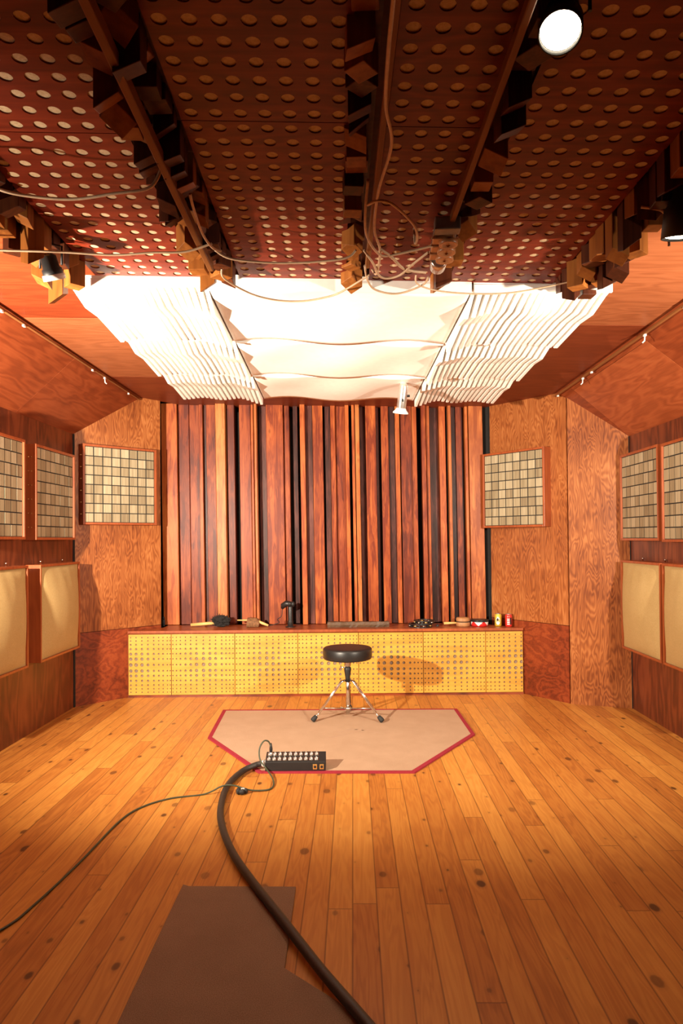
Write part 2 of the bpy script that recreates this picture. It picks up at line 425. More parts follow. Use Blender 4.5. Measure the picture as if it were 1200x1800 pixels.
# continues behind the slats
facet('wall_back_left', (FLe[0]-.03, FLe[1]+.03), (-1.67, 5.98), 0, (hc(-1.6), hc(-1.6)), M['blackfelt'])
SM = (1.62, 5.17); ER = (1.16, 5.76)
facet('wall_back_right', ER, FR, .585, (tr(ER), tr(FR)), M['ply'])
facet('wall_back_right', FR, (SM[0]-.004, SM[1]+.005), .585, (tr(FR), tr(SM)), M['ply'])
facet('wall_back_right', ER, (SM[0]-.004, SM[1]+.005), 0, (.581, .581), M['ply_h'], .002)
facet('wall_back_right', (SM[0]+.004, SM[1]-.002), CR, 0, (tr(SM), tr(CR)), M['ply'], -.004)
facet('wall_back_right', (.95, 5.97), (ER[0]+.01, ER[1]-.012), 0, (hc(1.1), hc(1.1)), M['blackfelt'], .02)
# corner gaps where the dark walls meet the angled ones
struct(MB().box(XL-.01, CL[1]-.012, 0, XL+.008, CL[1]+.01, WL).build('trim_1', M['blackfelt']))
struct(MB().box(XR-.006, CR[1]-.008, 0, XR+.01, CR[1]+.01, WR).build('trim_2', M['blackfelt']))
# flat ceiling in plywood sheets, slightly out of level like the photo shows
def csheet(x0, x1, y0, y1, mat, g=.003):
    pts = [(x0+g, y0+g), (x1-g, y0+g), (x1-g, y1-g), (x0+g, y1-g)]
    b = [hc(p[0]) for p in pts]
    struct(MB().prism(pts, 0, 0, tops=[h+.02 for h in b], bots=b).build('ceiling', mat))
def cpoly(pts, mat):
    b = [hc(p[0]) for p in pts]
    struct(MB().prism(pts, 0, 0, tops=[h+.02 for h in b], bots=b).build('ceiling', mat))
for (x0, x1) in ((-1.72, -.1), (-.1, 1.56)):
    for (y0, y1) in ((YB, -.2), (-.2, 1.05), (1.05, 2.29)): csheet(x0, x1, y0, y1, M['ceil_red'])
csheet(-1.72, -.1, 2.29, 3.52, M['ceil_red']); csheet(-1.72, -.1, 3.52, 4.81, M['ceil_light'])
cpoly([(-1.72, 4.813), (-.1, 4.813), (-.1, 6.0), (-1.3, 6.0), (-1.72, 5.55)], M['ceil_dark'])
csheet(-.1, 1.56, 2.29, 3.58, M['ceil_light'])
cpoly([(-.1, 3.583), (1.56, 3.583), (1.56, 5.28), (1.0, 6.0), (-.1, 6.0)], M['ceil_dark'])
def slope(x0, h0, x1, h1, ya0, yb0, ya1, yb1, mat, g=.002, drop=0):
    """sheet of sloped ceiling between the fold (x0,h0) and the wall top (x1,h1)"""
    n = Vector((h0-h1, x1-x0)) if x1 > x0 else Vector((h1-h0, x0-x1)); n.normalize()
    k = .02
    vs = [(x0, ya0+g, h0-drop), (x0, yb0-g, h0-drop), (x1, yb1-g, h1-drop), (x1, ya1+g, h1-drop)]
    vs += [(v[0]+n.x*k, v[1], v[2]+n.y*k) for v in vs]
    struct(MB().add(vs, [(0, 1, 2, 3), (7, 6, 5, 4), (0, 4, 5, 1), (1, 5, 6, 2), (2, 6, 7, 3), (3, 7, 4, 0)]).build('ceiling_left' if x1 < 0 else 'ceiling_right', mat))
for a, b, mt in ((YB, .6, 'slope'), (.6, 1.8, 'slope'), (1.8, 3.02, 'slope'), (3.02, 4.25, 'slope_l')):
    slope(-1.72, HL, XL, WL, a, b, a, b, M[mt if mt != 'slope_l' else 'slope'])
slope(-1.72, HL, XL, WL, 4.25, 5.535, 4.25, 5.14, M['slope'])
for a, b, mt in ((YB, .0, 'slope'), (.0, 1.25, 'slope'), (1.25, 2.49, 'slope'), (2.49, 3.73, 'slope')):
    slope(1.56, HR, XR, WR, a, b, a, b, M[mt])
slope(1.56, HR, 1.605, HR-.036, 3.73, 4.95, 3.73, 4.957, M['slope'])  # narrow darker sheet: shadow beside the fold put into its colour
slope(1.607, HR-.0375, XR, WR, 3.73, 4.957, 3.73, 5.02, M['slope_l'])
slope(1.56, HR, XR, WR, 4.95, 5.26, 5.02, 5.025, M['slope'])

# cover strips along the folds, each with its clips
def strip(x, h, y0, y1, label, clips, sx):
    t = thing('ceiling_cover_strip', label, 'ceiling strip', (x, y0, h-.012))
    MB().box(-.008, 0, -.006, .008, y1-y0, .006).build('strip', M['rod'], t, .003)
    for cy, big in clips:
        m = MB().box(-.006, cy-y0-.009, -.016, .006, cy-y0+.009, -.006)
        if big: m.tube([(0, cy-y0, -.014), (sx*.002, cy-y0, -.04), (sx*.012, cy-y0+.004, -.05)], .004)
        m.build('clip', M['clip'], t)
strip(-1.72, HL-.01, 1.2, 5.5, 'brown cover strip with white clips along the left ceiling fold', [(3.32, 0), (3.55, 0), (4.5, 0), (4.72, 1), (5.23, 0)], 1)
strip(1.56, HR-.01, 1.2, 5.24, 'brown cover strip with white clips along the right ceiling fold', [(3.2, 0), (3.64, 1), (4.45, 0), (4.62, 1), (5.18, 0)], -1)

# ------------------------------------------------------------------ timber slat wall behind the bench
t = thing('timber_slat_wall', 'stained upright timber boards of uneven depth covering the back wall', 'slatted wall', (0, 5.86, .50))
O_, R_, P_, G_ = 's_orange', 's_red', 's_purple', 's_light'
slats = [(-1.625, -1.49, .0, O_), (-1.478, -1.39, .015, R_), (-1.39, -1.30, .03, R_), (-1.30, -1.27, .0, O_), (-1.262, -1.235, .03, P_), (-1.24, -1.16, .01, R_),
         (-1.15, -1.07, -.045, G_), (-1.06, -1.0, .01, R_), (-.955, -.858, .0, R_), (-.853, -.832, -.02, O_), (-.822, -.80, -.05, G_), (-.795, -.73, .055, P_),
         (-.725, -.58, -.01, O_), (-.577, -.53, .02, R_), (-.50, -.46, .04, P_), (-.434, -.392, -.045, O_), (-.392, -.33, .015, P_), (-.329, -.243, .0, O_),
         (-.226, -.178, .04, P_), (-.176, -.136, .0, O_), (-.134, -.053, .03, R_), (-.052, -.02, -.03, O_), (.004, .028, -.04, O_), (.034, .068, -.055, G_),
         (.07, .12, .045, P_), (.122, .208, -.01, O_), (.209, .238, .06, P_), (.254, .315, .0, O_), (.316, .372, .03, P_), (.373, .411, .01, O_),
         (.42, .508, -.01, R_), (.508, .556, .01, O_), (.592, .627, -.05, O_), (.633, .661, -.02, O_), (.664, .743, .06, P_), (.745, .797, -.01, O_),
         (.816, .84, -.05, G_), (.842, .888, .03, P_), (.888, .936, .01, R_), (.937, .962, .05, P_), (.962, .985, -.015, O_), (.991, 1.107, -.035, G_)]
for k, (a, b, d, mt) in enumerate(slats):
    f = -.06 + d
    z0, z1 = .033, 1.905 - SL*0 + hc((a+b)/2, 0) - .012
    m = MB()
    vs = []
    for z in (z0, z1):
        s = -(z-.9)*.0088
        vs += [(a+s, f, z), (b+s, f, z), (b+s, f+.075, z), (a+s, f+.075, z)]
    m.add(vs, [(3, 2, 1, 0), (4, 5, 6, 7), (0, 1, 5, 4), (1, 2, 6, 5), (2, 3, 7, 6), (3, 0, 4, 7)])
    m.build('slat', M[mt], t, .003)
MB().box(-1.60, .035, .033, 1.09, .05, 1.86).build('backing_felt', M['blackfelt'], t)

# ------------------------------------------------------------------ perforated low bench
FA, FB = Vector((-1.804, 5.443)), Vector((1.352, 5.495))
t = thing('perforated_bench', 'long low built-in bench with yellow perforated front below the slat wall', 'bench', (FA.x, FA.y, 0))
bw = (FB-FA).length; ba = math.atan2(FB.y-FA.y, FB.x-FA.x)
t.rotation_euler = (0, 0, ba)
topm = MB(); topm.prism([(-.004, -.010), (bw+.002, -.012), (2.93, .225), (2.93, .345), (.23, .355), (.23, .20)], .508, .530)
topm.build('bench_top', M['frame'], t, .003)
nx = [.027, .082, .145, .225, .307, .397, .507, .608, .699, .795, .863, .918, .973]
nz = [.0, .062, .131, .21, .30, .39, .50, .607, .70, .79, .87, .94, 1.0]
seams_px = [222, 298, 410, 521, 628, 742, 852, 918]
sx = [bw*(p-222)/(918-222) for p in seams_px]
z_lo, z_hi = .028, .488
zc = [z_lo+.012+(z_hi-z_lo-.024)*v for v in nz]
ze = [z_lo-.010] + [(zc[i]+zc[i+1])/2 for i in range(12)] + [z_hi+.012]
for p in range(7):
    a, b = sx[p], sx[p+1]
    if p == 0: cs = [1-.95*v for v in [.98, .80, .64, .49, .35, .24, .14, .05]]; cs = sorted([0.06, .185, .32, .46, .595, .71, .81, .91, .975]); cs = [c for c in cs]; big = [1., 1., .9, .75, .6, .5, .45, .35, .3]
    elif p == 6: cs = [.04, .13, .24, .36, .49, .64, .80, .955]; big = [.3, .4, .5, .62, .75, .9, 1., .9]
    else: cs = nx; big = [.3, .38, .48, .6, .72, .9, 1., .9, .74, .6, .48, .38, .3]
    xs = [a+(b-a)*c for c in cs]
    xe = [a+.0025]+[(xs[i]+xs[i+1])/2 for i in range(len(xs)-1)]+[b-.0025]
    rz_ = [.3, .36, .46, .6, .76, .92, 1., .92, .76, .6, .46, .36, .3]
    m = MB()
    holed(m, xe, ze, lambda i, j: .0028+.0105*min(big[i]*.55+rz_[j]*.55, big[i]+.15, rz_[j]+.15)**1.6*1.0, lambda x, z, d: (x, d, z), 12, .009, xs, zc)
    fp = m.build('front_panel', M['peg'], t)
    MB().box(a+.002, .010, .02, b-.002, .014, .498).build('felt_backing', M['felt_grey'], fp)
MB().box(0, .016, 0, bw, .04, .508).build('carcass', M['frame'], t)
MB().box(0, -.004, 0, bw, .012, .016).build('base_strip', M['ply_h'], t)
MB().box(-.003, 0, 0, 0, .02, .508).build('end_edge', M['frame'], t)

# ------------------------------------------------------------------ tile panels and fabric panels
def tile_panel(label, loc, rz, group):
    W = .615; t = thing('tile_diffuser_panel', label, 'wall diffuser', loc, rz, group)
    m = MB(); e = .017; D = .1
    m.box(0, 0, 0, e, D, W); m.box(W-e, 0, 0, W, D, W); m.box(e, 0, 0, W-e, D, e); m.box(e, 0, W-e, W-e, D, W)
    m.build('frame', M['frame'], t, .002)
    MB().box(e, .0135, e, W-e, .045, W-e).build('black_backing', M['blackfelt'], t)
    g = (W-2*e)/8; m = MB(); r2 = random.Random(3)
    for i in range(8):
        for j in range(8):
            y = .010 + r2.random()*.002
            m.box(e+i*g+.0042, y, e+j*g+.0036, e+(i+1)*g-.0042, .02, e+(j+1)*g-.0036)
    m.build('tile_grid', M['tile'], t)
    mm = MB()
    for k in range(6):
        mm.at((0, .05, .08+k*.09)).lathe([(.004, 0), (.004, .003)], 8)
    for k in range(6): mm.at((-.002, .03, .08+k*.09)).box(-.003, -.003, -.003, .002, .003, .003)
    mm.build('pin_heads', M['gold'], t)
    return t
proto = tile_panel('striped tile diffuser high on left wall, cut off by photo edge', (-2.015, 3.56, 1.265), PI/2, 'tile diffusers on the side walls')
PTF = tile_panel
dup(proto, (-2.015, 4.315, 1.262), PI/2, 'striped tile diffuser high on left wall, nearest the far left corner', 'tile diffusers on the side walls')
a = math.atan2(dL.y, dL.x)
dup(proto, (-2.035, 5.12, 1.378), math.radians(45), 'striped tile diffuser on the angled wall left of the timber slats', 'tile diffusers on the angled walls')
aR = math.atan2(5.17-5.76, 1.62-1.16)
dup(proto, (1.085, 5.722, 1.333), math.radians(-51.8), 'striped tile diffuser on the angled wall right of the timber slats', 'tile diffusers on the angled walls')
dup(proto, (1.935, 4.975, 1.222), -PI/2, 'striped tile diffuser high on right wall, nearest the far right corner', 'tile diffusers on the side walls')
dup(proto, (1.935, 4.315, 1.215), -PI/2, 'striped tile diffuser high on right wall, cut off by photo edge', 'tile diffusers on the side walls')

def fabric_panel(label, loc, rz, group):
    W = .63; t = thing('fabric_acoustic_panel', label, 'acoustic panel', loc, rz, group)
    e = .016; D = .1; m = MB()
    m.box(0, .0, 0, e, D, W); m.box(W-e, 0, 0, W, D, W); m.box(e, 0, 0, W-e, D, e); m.box(e, 0, W-e, W-e, D, W)
    m.build('frame', M['frame'], t, .003)
    n = 20; vs = []; fs = []
    for i in range(n+1):
        for j in range(n+1):
            x, z = i/n, j/n
            bx = max(0, math.sin(PI*x))**.6; bz = max(0, math.sin(PI*z))**.6
            wr = .0012*math.sin(9*PI*x+2*z)*(1 if z > .7 else .3)*bx
            vs.append((e+(W-2*e)*x, .012-.062*bx*bz-wr, e+(W-2*e)*z))
    for i in range(n):
        for j in range(n):
            a = i*(n+1)+j; fs.append((a, a+n+1, a+n+2, a+1))
    k = len(vs); vs += [(e, .03, e), (W-e, .03, e), (W-e, .03, W-e), (e, .03, W-e)]; fs.append((k, k+1, k+2, k+3))
    MB().add(vs, fs, True).build('fabric_cushion', M['fabric'], t)
    for x in (.18, .52):
        MB().at((x, .085, W)).lathe([(.004, 0), (.004, .012), (.008, .013), (.008, .02), (.003, .022)], 8).build('hanging_screw', M['chrome'], t)
    return t
proto = fabric_panel('bulging beige fabric panel on left wall, cut off by photo edge', (-2.005, 3.56, .475), PI/2, 'fabric panels on the side walls')
dup(proto, (-2.005, 4.355, .472), PI/2, 'bulging beige fabric panel on left wall, nearest the far left corner', 'fabric panels on the side walls')
dup(proto, (1.925, 4.955, .452), -PI/2, 'bulging beige fabric panel on right wall, nearest the far right corner', 'fabric panels on the side walls')
dup(proto, (1.925, 4.300, .452), -PI/2, 'bulging beige fabric panel on right wall, cut off by photo edge', 'fabric panels on the side walls')

# ------------------------------------------------------------------ hanging ceiling: perforated panels
ROT = math.radians(1.32)
def cp(X, Y, h0):                       # ceiling-grid coordinates -> world
    x = X*math.cos(ROT)-Y*math.sin(ROT); y = X*math.sin(ROT)+Y*math.cos(ROT)
    return (x, y, hc(x, h0))
HP = 2.30; S = .061
def perf_panel(label, X0, nc, ytop, nr, group='perforated panels over the room'):
    X1 = X0+nc*S; Y0 = ytop-nr*S
    t = thing('perforated_ceiling_panel', label, 'ceiling panel', cp((X0+X1)/2, (Y0+ytop)/2, HP), 0, group)
    o = Vector(t.location)
    def pl(x, y, d): v = cp(x, y, HP); return (v[0]-o.x, v[1]-o.y, v[2]+d-o.z)
    m = MB(); g = .0015
    xe = [X0+i*S for i in range(nc+1)]; ye = [Y0+j*S for j in range(nr+1)]
    cx = [(xe[i]+xe[i+1])/2 for i in range(nc)]; cy = [(ye[j]+ye[j+1])/2 for j in range(nr)]
    xe[0] -= .0; ye[0] += g; ye[-1] -= g
    holed(m, xe, ye, lambda i, j: .0168, pl, 16, .0035, cx, cy)
    m.build('perforated_board', M['perf'], t)
    b = MB(); b.add([pl(x, y, d) for d in (.0038, .02) for (x, y) in ((X0+.004, Y0+.004), (X1-.004, Y0+.004), (X1-.004, ytop-.004), (X0+.004, ytop-.004))],
          [(0, 1, 2, 3), (7, 6, 5, 4), (0, 4, 5, 1), (1, 5, 6, 2), (2, 6, 7, 3), (3, 7, 4, 0)]); b.build('felt_backing', M['felt'], t)
YF = 2.745
perf_panel('perforated red ceiling panel at far left, touching the white slatted cloud', -.965, 7, YF, 16)
perf_panel('dim perforated ceiling panel at upper left corner, near the camera', -.965, 7, YF-16*S, 18)
perf_panel('perforated red ceiling panel left of centre, touching the white wavy cloud', -.383, 7, YF, 17)
perf_panel('dim perforated ceiling panel left of centre, at top of the photo', -.383, 7, YF-17*S, 17)
perf_panel('narrow perforated ceiling panel right of centre behind the tangled cream cables', .135, 4, YF+.012, 17)
perf_panel('dim narrow perforated ceiling panel beside the blazing lamp, at top of the photo', .135, 4, YF+.012-17*S, 17)
perf_panel('short perforated ceiling panel at far right, touching the white slatted cloud', .458, 7, YF+.02, 9)
perf_panel('dim perforated ceiling panel at upper right, near the camera', .458, 7, YF+.02-9*S, 25)

# rows of hanging timber blocks between the panels
def block_row(label, X, width, y0, y1, seed, dmin, dmax, rail=None, cols=2):
    t = thing('hanging_block_row', label, 'ceiling diffuser', cp(X, (y0+y1)/2, 2.27), 0, 'block rows between the ceiling panels')
    o = Vector(t.location); r = random.Random(seed)
    m = MB()
    a, b = cp(X-width/2, y0, 2.325), cp(X+width/2, y1, 2.325)
    bb = MB(); q = [cp(X-width/2, y0, 2.318), cp(X+width/2, y0, 2.318), cp(X+width/2, y1, 2.318), cp(X-width/2, y1, 2.318)]
    bb.add([(p[0]-o.x, p[1]-o.y, p[2]-o.z+k) for k in (0, .02) for p in q], [(0, 1, 2, 3), (7, 6, 5, 4), (0, 4, 5, 1), (1, 5, 6, 2), (2, 6, 7, 3), (3, 7, 4, 0)])
    bb.build('mounting_board', M['block'], t)
    y = y1 - .035
    k = 0
    while y > y0+.03 and k < 48:
        for c in range(cols):
            s = .050 + r.random()*.012
            xx = X + (c-(cols-1)/2)*width/cols + r.uniform(-.006, .006)
            d = dmin + (dmax-dmin)*r.random()**1.2
            p = cp(xx, y - (.03 if c % 2 else 0), 2.318)
            rz = ROT + (PI/4 if r.random() < .35 else 0) + r.uniform(-.1, .1)
            sl = r.choice((0, 0, .02, -.02, .03))
            hs = s/2
            pts = [(-hs, -hs), (hs, -hs), (hs, hs), (-hs, hs)]
            bots = [-d-sl, -d+sl*.3, -d+sl, -d-sl*.3]
            MB().at((p[0]-o.x, p[1]-o.y, p[2]-o.z), rz).prism(pts, -d, 0, bots=bots).build('block', M['block_l' if r.random() < .4 else 'block'], t, .002)
        y -= .072; k += 1
    if rail:
        rx, rh, rs = rail
        pts = [Vector(cp(rx, yy, rh))-o for yy in (y0, y1-.25)]
        mm = MB(); dx = rs/2
        mm.add([(p.x+sx_, p.y, p.z+sz_) for p in pts for sx_, sz_ in ((-dx, -dx), (dx, -dx), (dx, dx*2.2), (-dx, dx*2.2))],
               [(3, 2, 1, 0), (4, 5, 6, 7), (0, 1, 5, 4), (1, 2, 6, 5), (2, 3, 7, 6), (3, 0, 4, 7)])
        mm.build('rail', M['rod'], t, .003)
    return t
block_row('hanging timber blocks along the left edge of the perforated ceiling', -1.035, .15, 1.86, YF-.07, 11, .06, .16, None, 2)
block_row('dark timber blocks with a long rail, second row from the left', -.46, .15, .6, YF-.05, 5, .03, .11, (-.445, 2.215, .02), 2)
block_row('thin timber block row near the centre beside the hanging cream cable', .06, .085, .6, YF-.03, 23, .015, .075, (.118, 2.24, .016), 1)
block_row('timber blocks with a rail behind the grey socket box', .415, .09, .6, YF-.03, 37, .03, .11, (.365, 2.24, .016), 1)
block_row('hanging timber blocks along the right edge of the perforated ceiling', .95, .14, .75, YF-.02, 41, .06, .15, None, 2)

# ------------------------------------------------------------------ white clouds
HCL = 2.285
rows = [(2.76, 3.475), (3.50, 4.205), (4.225, 4.90)]
rown = ['nearest the camera, touching the perforated ceiling', 'in the middle row', 'in the far row before the slat wall']
def side_cloud(X0, X1, Y0, Y1, label, inner):
    t = thing('slatted_ceiling_diffuser', label, 'ceiling diffuser', cp((X0+X1)/2, (Y0+Y1)/2, HCL), ROT, 'white slatted ceiling diffusers')
    hw, hl = (X1-X0)/2, (Y1-Y0)/2; x0w = t.location.x
    def hz(x): return SL*x
    q = [(-hw, -hl), (hw, -hl), (hw, hl), (-hw, hl)]
    MB().prism(q, 0, 0, tops=[hz(p[0])+.022 for p in q], bots=[hz(p[0])+.01 for p in q]).build('backing_board', M['white'], t)
    MB().prism([(-hw, -hl-.002), (hw, -hl-.002), (hw, -hl+.010), (-hw, -hl+.010)], -.022, .012).build('end_batten', M['white'], t)
    n = 18
    for k in range(n):
        x = -hw + .008 + (2*hw-.016)*k/(n-1)
        ph = 2*PI*k/(n-1)
        u = k/(n-1)
        du_ = (u if inner > 0 else 1-u); d = .028 + .007*math.cos(2*ph) + .03*max(0, du_-.72)/.28
        prof = [(-hl+.012, .008), (-hl+.012, -.004), (-hl+.10*2*hl, -.010), (-hl+.30*2*hl, -.012-d*.8), (-hl+.52*2*hl, -.010-d*.55), (-hl+.98*2*hl, -.014-d), (hl, -.006-d), (hl, .008)]
        th = .0085; vs = [(x-th, p[0], p[1]+hz(x)) for p in prof]+[(x+th, p[0], p[1]+hz(x)) for p in prof]; m_ = len(prof)
        MB().add(vs, [tuple(range(m_)), tuple(range(2*m_-1, m_-1, -1))]+[(i, (i+1) % m_, (i+1) % m_+m_, i+m_) for i in range(m_)]).build('fin', M['white'], t)
def wavy_cloud(X0, X1, Y0, Y1, label):
    t = thing('wavy_ceiling_diffuser', label, 'ceiling diffuser', cp((X0+X1)/2, (Y0+Y1)/2, HCL), ROT, 'white wavy ceiling diffusers')
    hw, hl = (X1-X0)/2, (Y1-Y0)/2; nx_, ny = 48, 16; vs = []; fs = []
    for s in (0, .006):
        for j in range(ny+1):
            v = j/ny; g = -math.cos(PI*min(1, v/.75))
            for i in range(nx_+1):
                x = -hw+2*hw*i/nx_
                z = -.02 - .013*math.cos(2*PI*x/.70)*g - .012*v
                vs.append((x, -hl+2*hl*v, z+s+SL*x))
    W_ = nx_+1; N_ = W_*(ny+1)
    for j in range(ny):
        for i in range(nx_):
            a = j*W_+i; fs.append((a, a+1, a+W_+1, a+W_)); fs.append((N_+a+W_, N_+a+W_+1, N_+a+1, N_+a))
    edge = [i for i in range(W_)]+[j*W_+nx_ for j in range(1, ny+1)]+[ny*W_+i for i in range(nx_-1, -1, -1)]+[j*W_ for j in range(ny-1, 0, -1)]
    for k in range(len(edge)):
        a, b = edge[k], edge[(k+1) % len(edge)]; fs.append((a, b, b+N_, a+N_))
    MB().add(vs, fs, True).build('wavy_sheet', M['white'], t)
    ed = MB(); q = [(-hw, -hl-.006), (hw, -hl-.006), (hw, -hl), (-hw, -hl)]
    ed.prism(q, 0, 0, tops=[.03+SL*p[0] for p in q], bots=[-.034+SL*p[0] for p in q]); ed.build('front_edge', M['white'], t)
    for yy in (-hl+.03, hl-.04):
        MB().box(-hw, yy-.012, .022, hw, yy+.012, .045).build('support_batten', M['white'], t)
for (Y0, Y1), nm in zip(rows, rown):
    side_cloud(-1.09, -.525, Y0, Y1, 'white finned ceiling diffuser on the left side, '+nm, 1)
    wavy_cloud(-.515, .555, Y0, Y1, 'white wavy ceiling sheet, '+nm)
    side_cloud(.565, 1.13, Y0, Y1, 'white finned ceiling diffuser on the right side, '+nm, -1)

# ------------------------------------------------------------------ lamps
def can_lamp(label, loc, direction, r=.047, length=.17, mat='black', lit=True, ring=None, watts=0, angle=80, arm=None, name='spot_lamp'):
    t = thing(name, label, 'lamp', loc)
    q = Vector(direction).normalized().to_track_quat('-Z', 'Y'); R = q.to_matrix().to_4x4()
    m = MB(); m.M = R
    m.lathe([(r*.45, length), (r*.8, length*.93), (r*.85, length*.45), (r, length*.4), (r, 0), (r*.93, 0), (r*.93, .02), (r*.5, .05)], 28)
    m.build('housing', M[mat], t)
    if ring:
        m = MB(); m.M = R; m.lathe([(r*.95, -.002), (r*1.12, -.004), (r*1.12, .014), (r*.95, .016)], 28); m.build('trim_ring', M[ring], t)
    m = MB(); m.M = R; m.lathe([(r*.9, .012), (r*.8, .006), (r*.3, .002), (.002, .001)], 24)
    m.build('bulb', M['lamp_on' if lit else 'silver'], t)
    for sx_ in (-1, 1):
        m = MB(); m.M = R; m.at if 0 else None
        m.lathe([(.006, 0), (.006, .001)], 6) if 0 else None
    m = MB(); d = Vector(direction).normalized(); side = d.cross(Vector((0, 0, 1)))
    side = side.normalized() if side.length > .1 else Vector((1, 0, 0))
    c = -d*length*.5
    m.tube([c+side*(r+.012), c+side*(r+.012)+Vector((0, 0, r+.03)), c+Vector((0, 0, r+.045)), c-side*(r+.012)+Vector((0, 0, r+.03)), c-side*(r+.012)], .004, 6)
    top = (arm or .05)
    m.tube([c+Vector((0, 0, r+.045)), c+Vector((0, 0, r+.045+top))], .006, 8)
    m.build('yoke', M[mat if mat != 'steel' else 'silver'], t)
    if watts:
        spot('lamp_light', Vector(loc)+d*.012, Vector(loc)+d, watts, angle, .7, r*.8)
    return t
can_lamp('blazing round spot lamp at the top of the photo, facing the camera', (.405, 1.30, 2.215), (-.18, -.5, -1), .042, .10, 'black', True, None, 4, 120, .02)
can_lamp('black can lamp at the right edge of the photo, lit from below', (.925, 1.92, 2.085), (-.02, .25, -1), .05, .19, 'black', True, None, 8, 110, .03)
can_lamp('small lamp with white rim behind the timber blocks at far left', (-1.035, 2.36, 2.17), (.15, .5, -1), .034, .08, 'black', False, 'white', 0, 80, .02)
can_lamp('small lamp with white rim beside the timber blocks at far right', (.955, 2.66, 2.215), (-.1, .4, -1), .034, .07, 'black', False, 'white', 0, 80, .02)

t = thing('track_spotlight', 'silver spotlight hanging below the white wavy cloud', 'lamp', (.325, 4.40, 2.14))
dv = Vector((-.12, .25, -1)).normalized(); R = dv.to_track_quat('-Z', 'Y').to_matrix().to_4x4()
m = MB(); m.M = R; m.lathe([(.012, .115), (.026, .105), (.030, .09), (.030, -.05), (.028, -.055)], 24); m.build('housing', M['silver'], t)
m = MB(); m.M = R; m.lathe([(.029, -.045), (.036, -.06), (.050, -.075), (.050, -.082), (.040, -.078), (.02, -.06)], 28); m.build('flared_rim', M['white'], t)
MB().tube([(.034, 0, .03), (.05, 0, .03)], .008, 10).build('knob', M['black'], t)
MB().tube([(-.005, 0, .10), (-.004, 0, .14)], .006, 8).build('stem', M['black'], t)
MB().box(-.006, -.036, -.012, .008, -.029, .004).build('screw_plate', M['black'], t)

# ------------------------------------------------------------------ socket box and cables under the ceiling
t = thing('socket_box', 'grey box with three brown round sockets hanging under the ceiling', 'socket box', (.30, 2.10, 2.205), math.radians(-2))
MB().box(-.038, 0, 0, .042, .045, .042).build('housing', M['grey'], t, .004)
MB().box(-.033, .045, .014, .037, .28, .05).build('rail_tray', M['grey'], t, .003)
for k in range(3):
    s = MB().box(-.038, .065+k*.062, -.002, .028, .108+k*.062, .016).build('socket', M['outlet'], t, .003)
    MB().at((.012, .088+k*.062, -.014)).lathe([(.030, .014), (.030, .0), (.022, .0), (.020, .008), (.004, .008)], 20).build('socket_ring', M['outlet'], s)
MB().at((.0, .275, .02), 0, -PI/2).lathe([(.028, 0), (.030, .02), (.028, .07), (.014, .08)], 16).build('end_cap', M['steel'], t)
def cable(label, pts, r=.004, mat='cable_w', k=8, name='cable', grp=None):
    return tag(MB().tube(spline(pts, k), r, 8).build(name, M[mat]), label, 'cable', grp)
h = 2.195
cable('long cream cable falling along the central ceiling rail', [(.09, .7, 2.235), (.079, 1.19, h), (.077, 1.30, h-.004), (.08, 1.475, h), (.101, 1.625, h), (.078, 1.836, h-.003), (.074, 2.072, h), (.098, 2.237, h+.004), (.093, 2.42, h), (.08, 2.5, 2.24)], .0042)
cable('looped cream cable curling round the central rail', [(.05, 1.86, 2.235), (.044, 1.98, h-.01), (.055, 2.11, h-.012), (.098, 2.237, h-.01), (.15, 2.26, h), (.27, 2.22, 2.205)], .004)
cable('cream cable bowed over the narrow perforated panel', [(.05, 1.92, h), (.08, 1.88, h-.008), (.12, 1.9, h-.01), (.186, 2.02, h-.008), (.209, 2.115, h-.006), (.207, 2.175, h), (.206, 2.19, 2.25)], .004)
cable('cream cable drooping from the centre to the socket box', [(.045, 2.28, 2.22), (.075, 2.32, h), (.11, 2.43, h-.01), (.17, 2.42, h-.01), (.22, 2.33, h), (.262, 2.28, 2.21)], .004)
cable('pale cable drooping against the white cloud beside the centre', [(.05, 2.41, 2.22), (.065, 2.5, h), (.10, 2.56, h-.01), (.18, 2.59, h-.012), (.267, 2.54, h), (.285, 2.5, 2.21)], .0038)
cable('white cable running right across the cloud edge to the right blocks', [(.24, 2.50, 2.22), (.25, 2.53, h), (.34, 2.59, h-.005), (.49, 2.625, h-.005), (.62, 2.63, h), (.748, 2.60, h+.01), (.85, 2.55, 2.21)], .003)
cable('straight white lead plugged into the end of the socket box', [(.10, 2.22, h), (.14, 2.28, h-.002), (.19, 2.38, h-.002), (.27, 2.45, h+.012)], .005)
cable('cream cable sagging across the upper left perforated panel', [(-1.02, 1.80, 2.24), (-.937, 1.802, h), (-.86, 1.834, h-.004), (-.756, 1.847, h-.006), (-.639, 1.827, h-.003), (-.537, 1.806, h), (-.50, 1.79, 2.235)], .0045)
cable('cream cable crossing the far left perforated panel to the blocks', [(-1.25, 2.165, 2.2), (-1.133, 2.178, h), (-.996, 2.183, h-.004), (-.921, 2.203, h), (-.778, 2.222, h-.003), (-.65, 2.216, h), (-.541, 2.213, h), (-.45, 2.20, 2.215)], .004)
cable('cream cable crossing the perforated panel left of centre', [(-.45, 2.25, 2.215), (-.393, 2.278, h), (-.224, 2.307, h-.004), (-.03, 2.291, h), (.02, 2.29, 2.225)], .004)
cable('thin cable drooping in an arc below the wavy cloud', [(-.46, 2.42, 2.22), (-.455, 2.45, h), (-.379, 2.566, h-.012), (-.29, 2.63, h-.016), (-.191, 2.646, h-.016), (-.10, 2.62, h-.012), (-.035, 2.579, h-.006), (.07, 2.455, h+.01)], .0035)
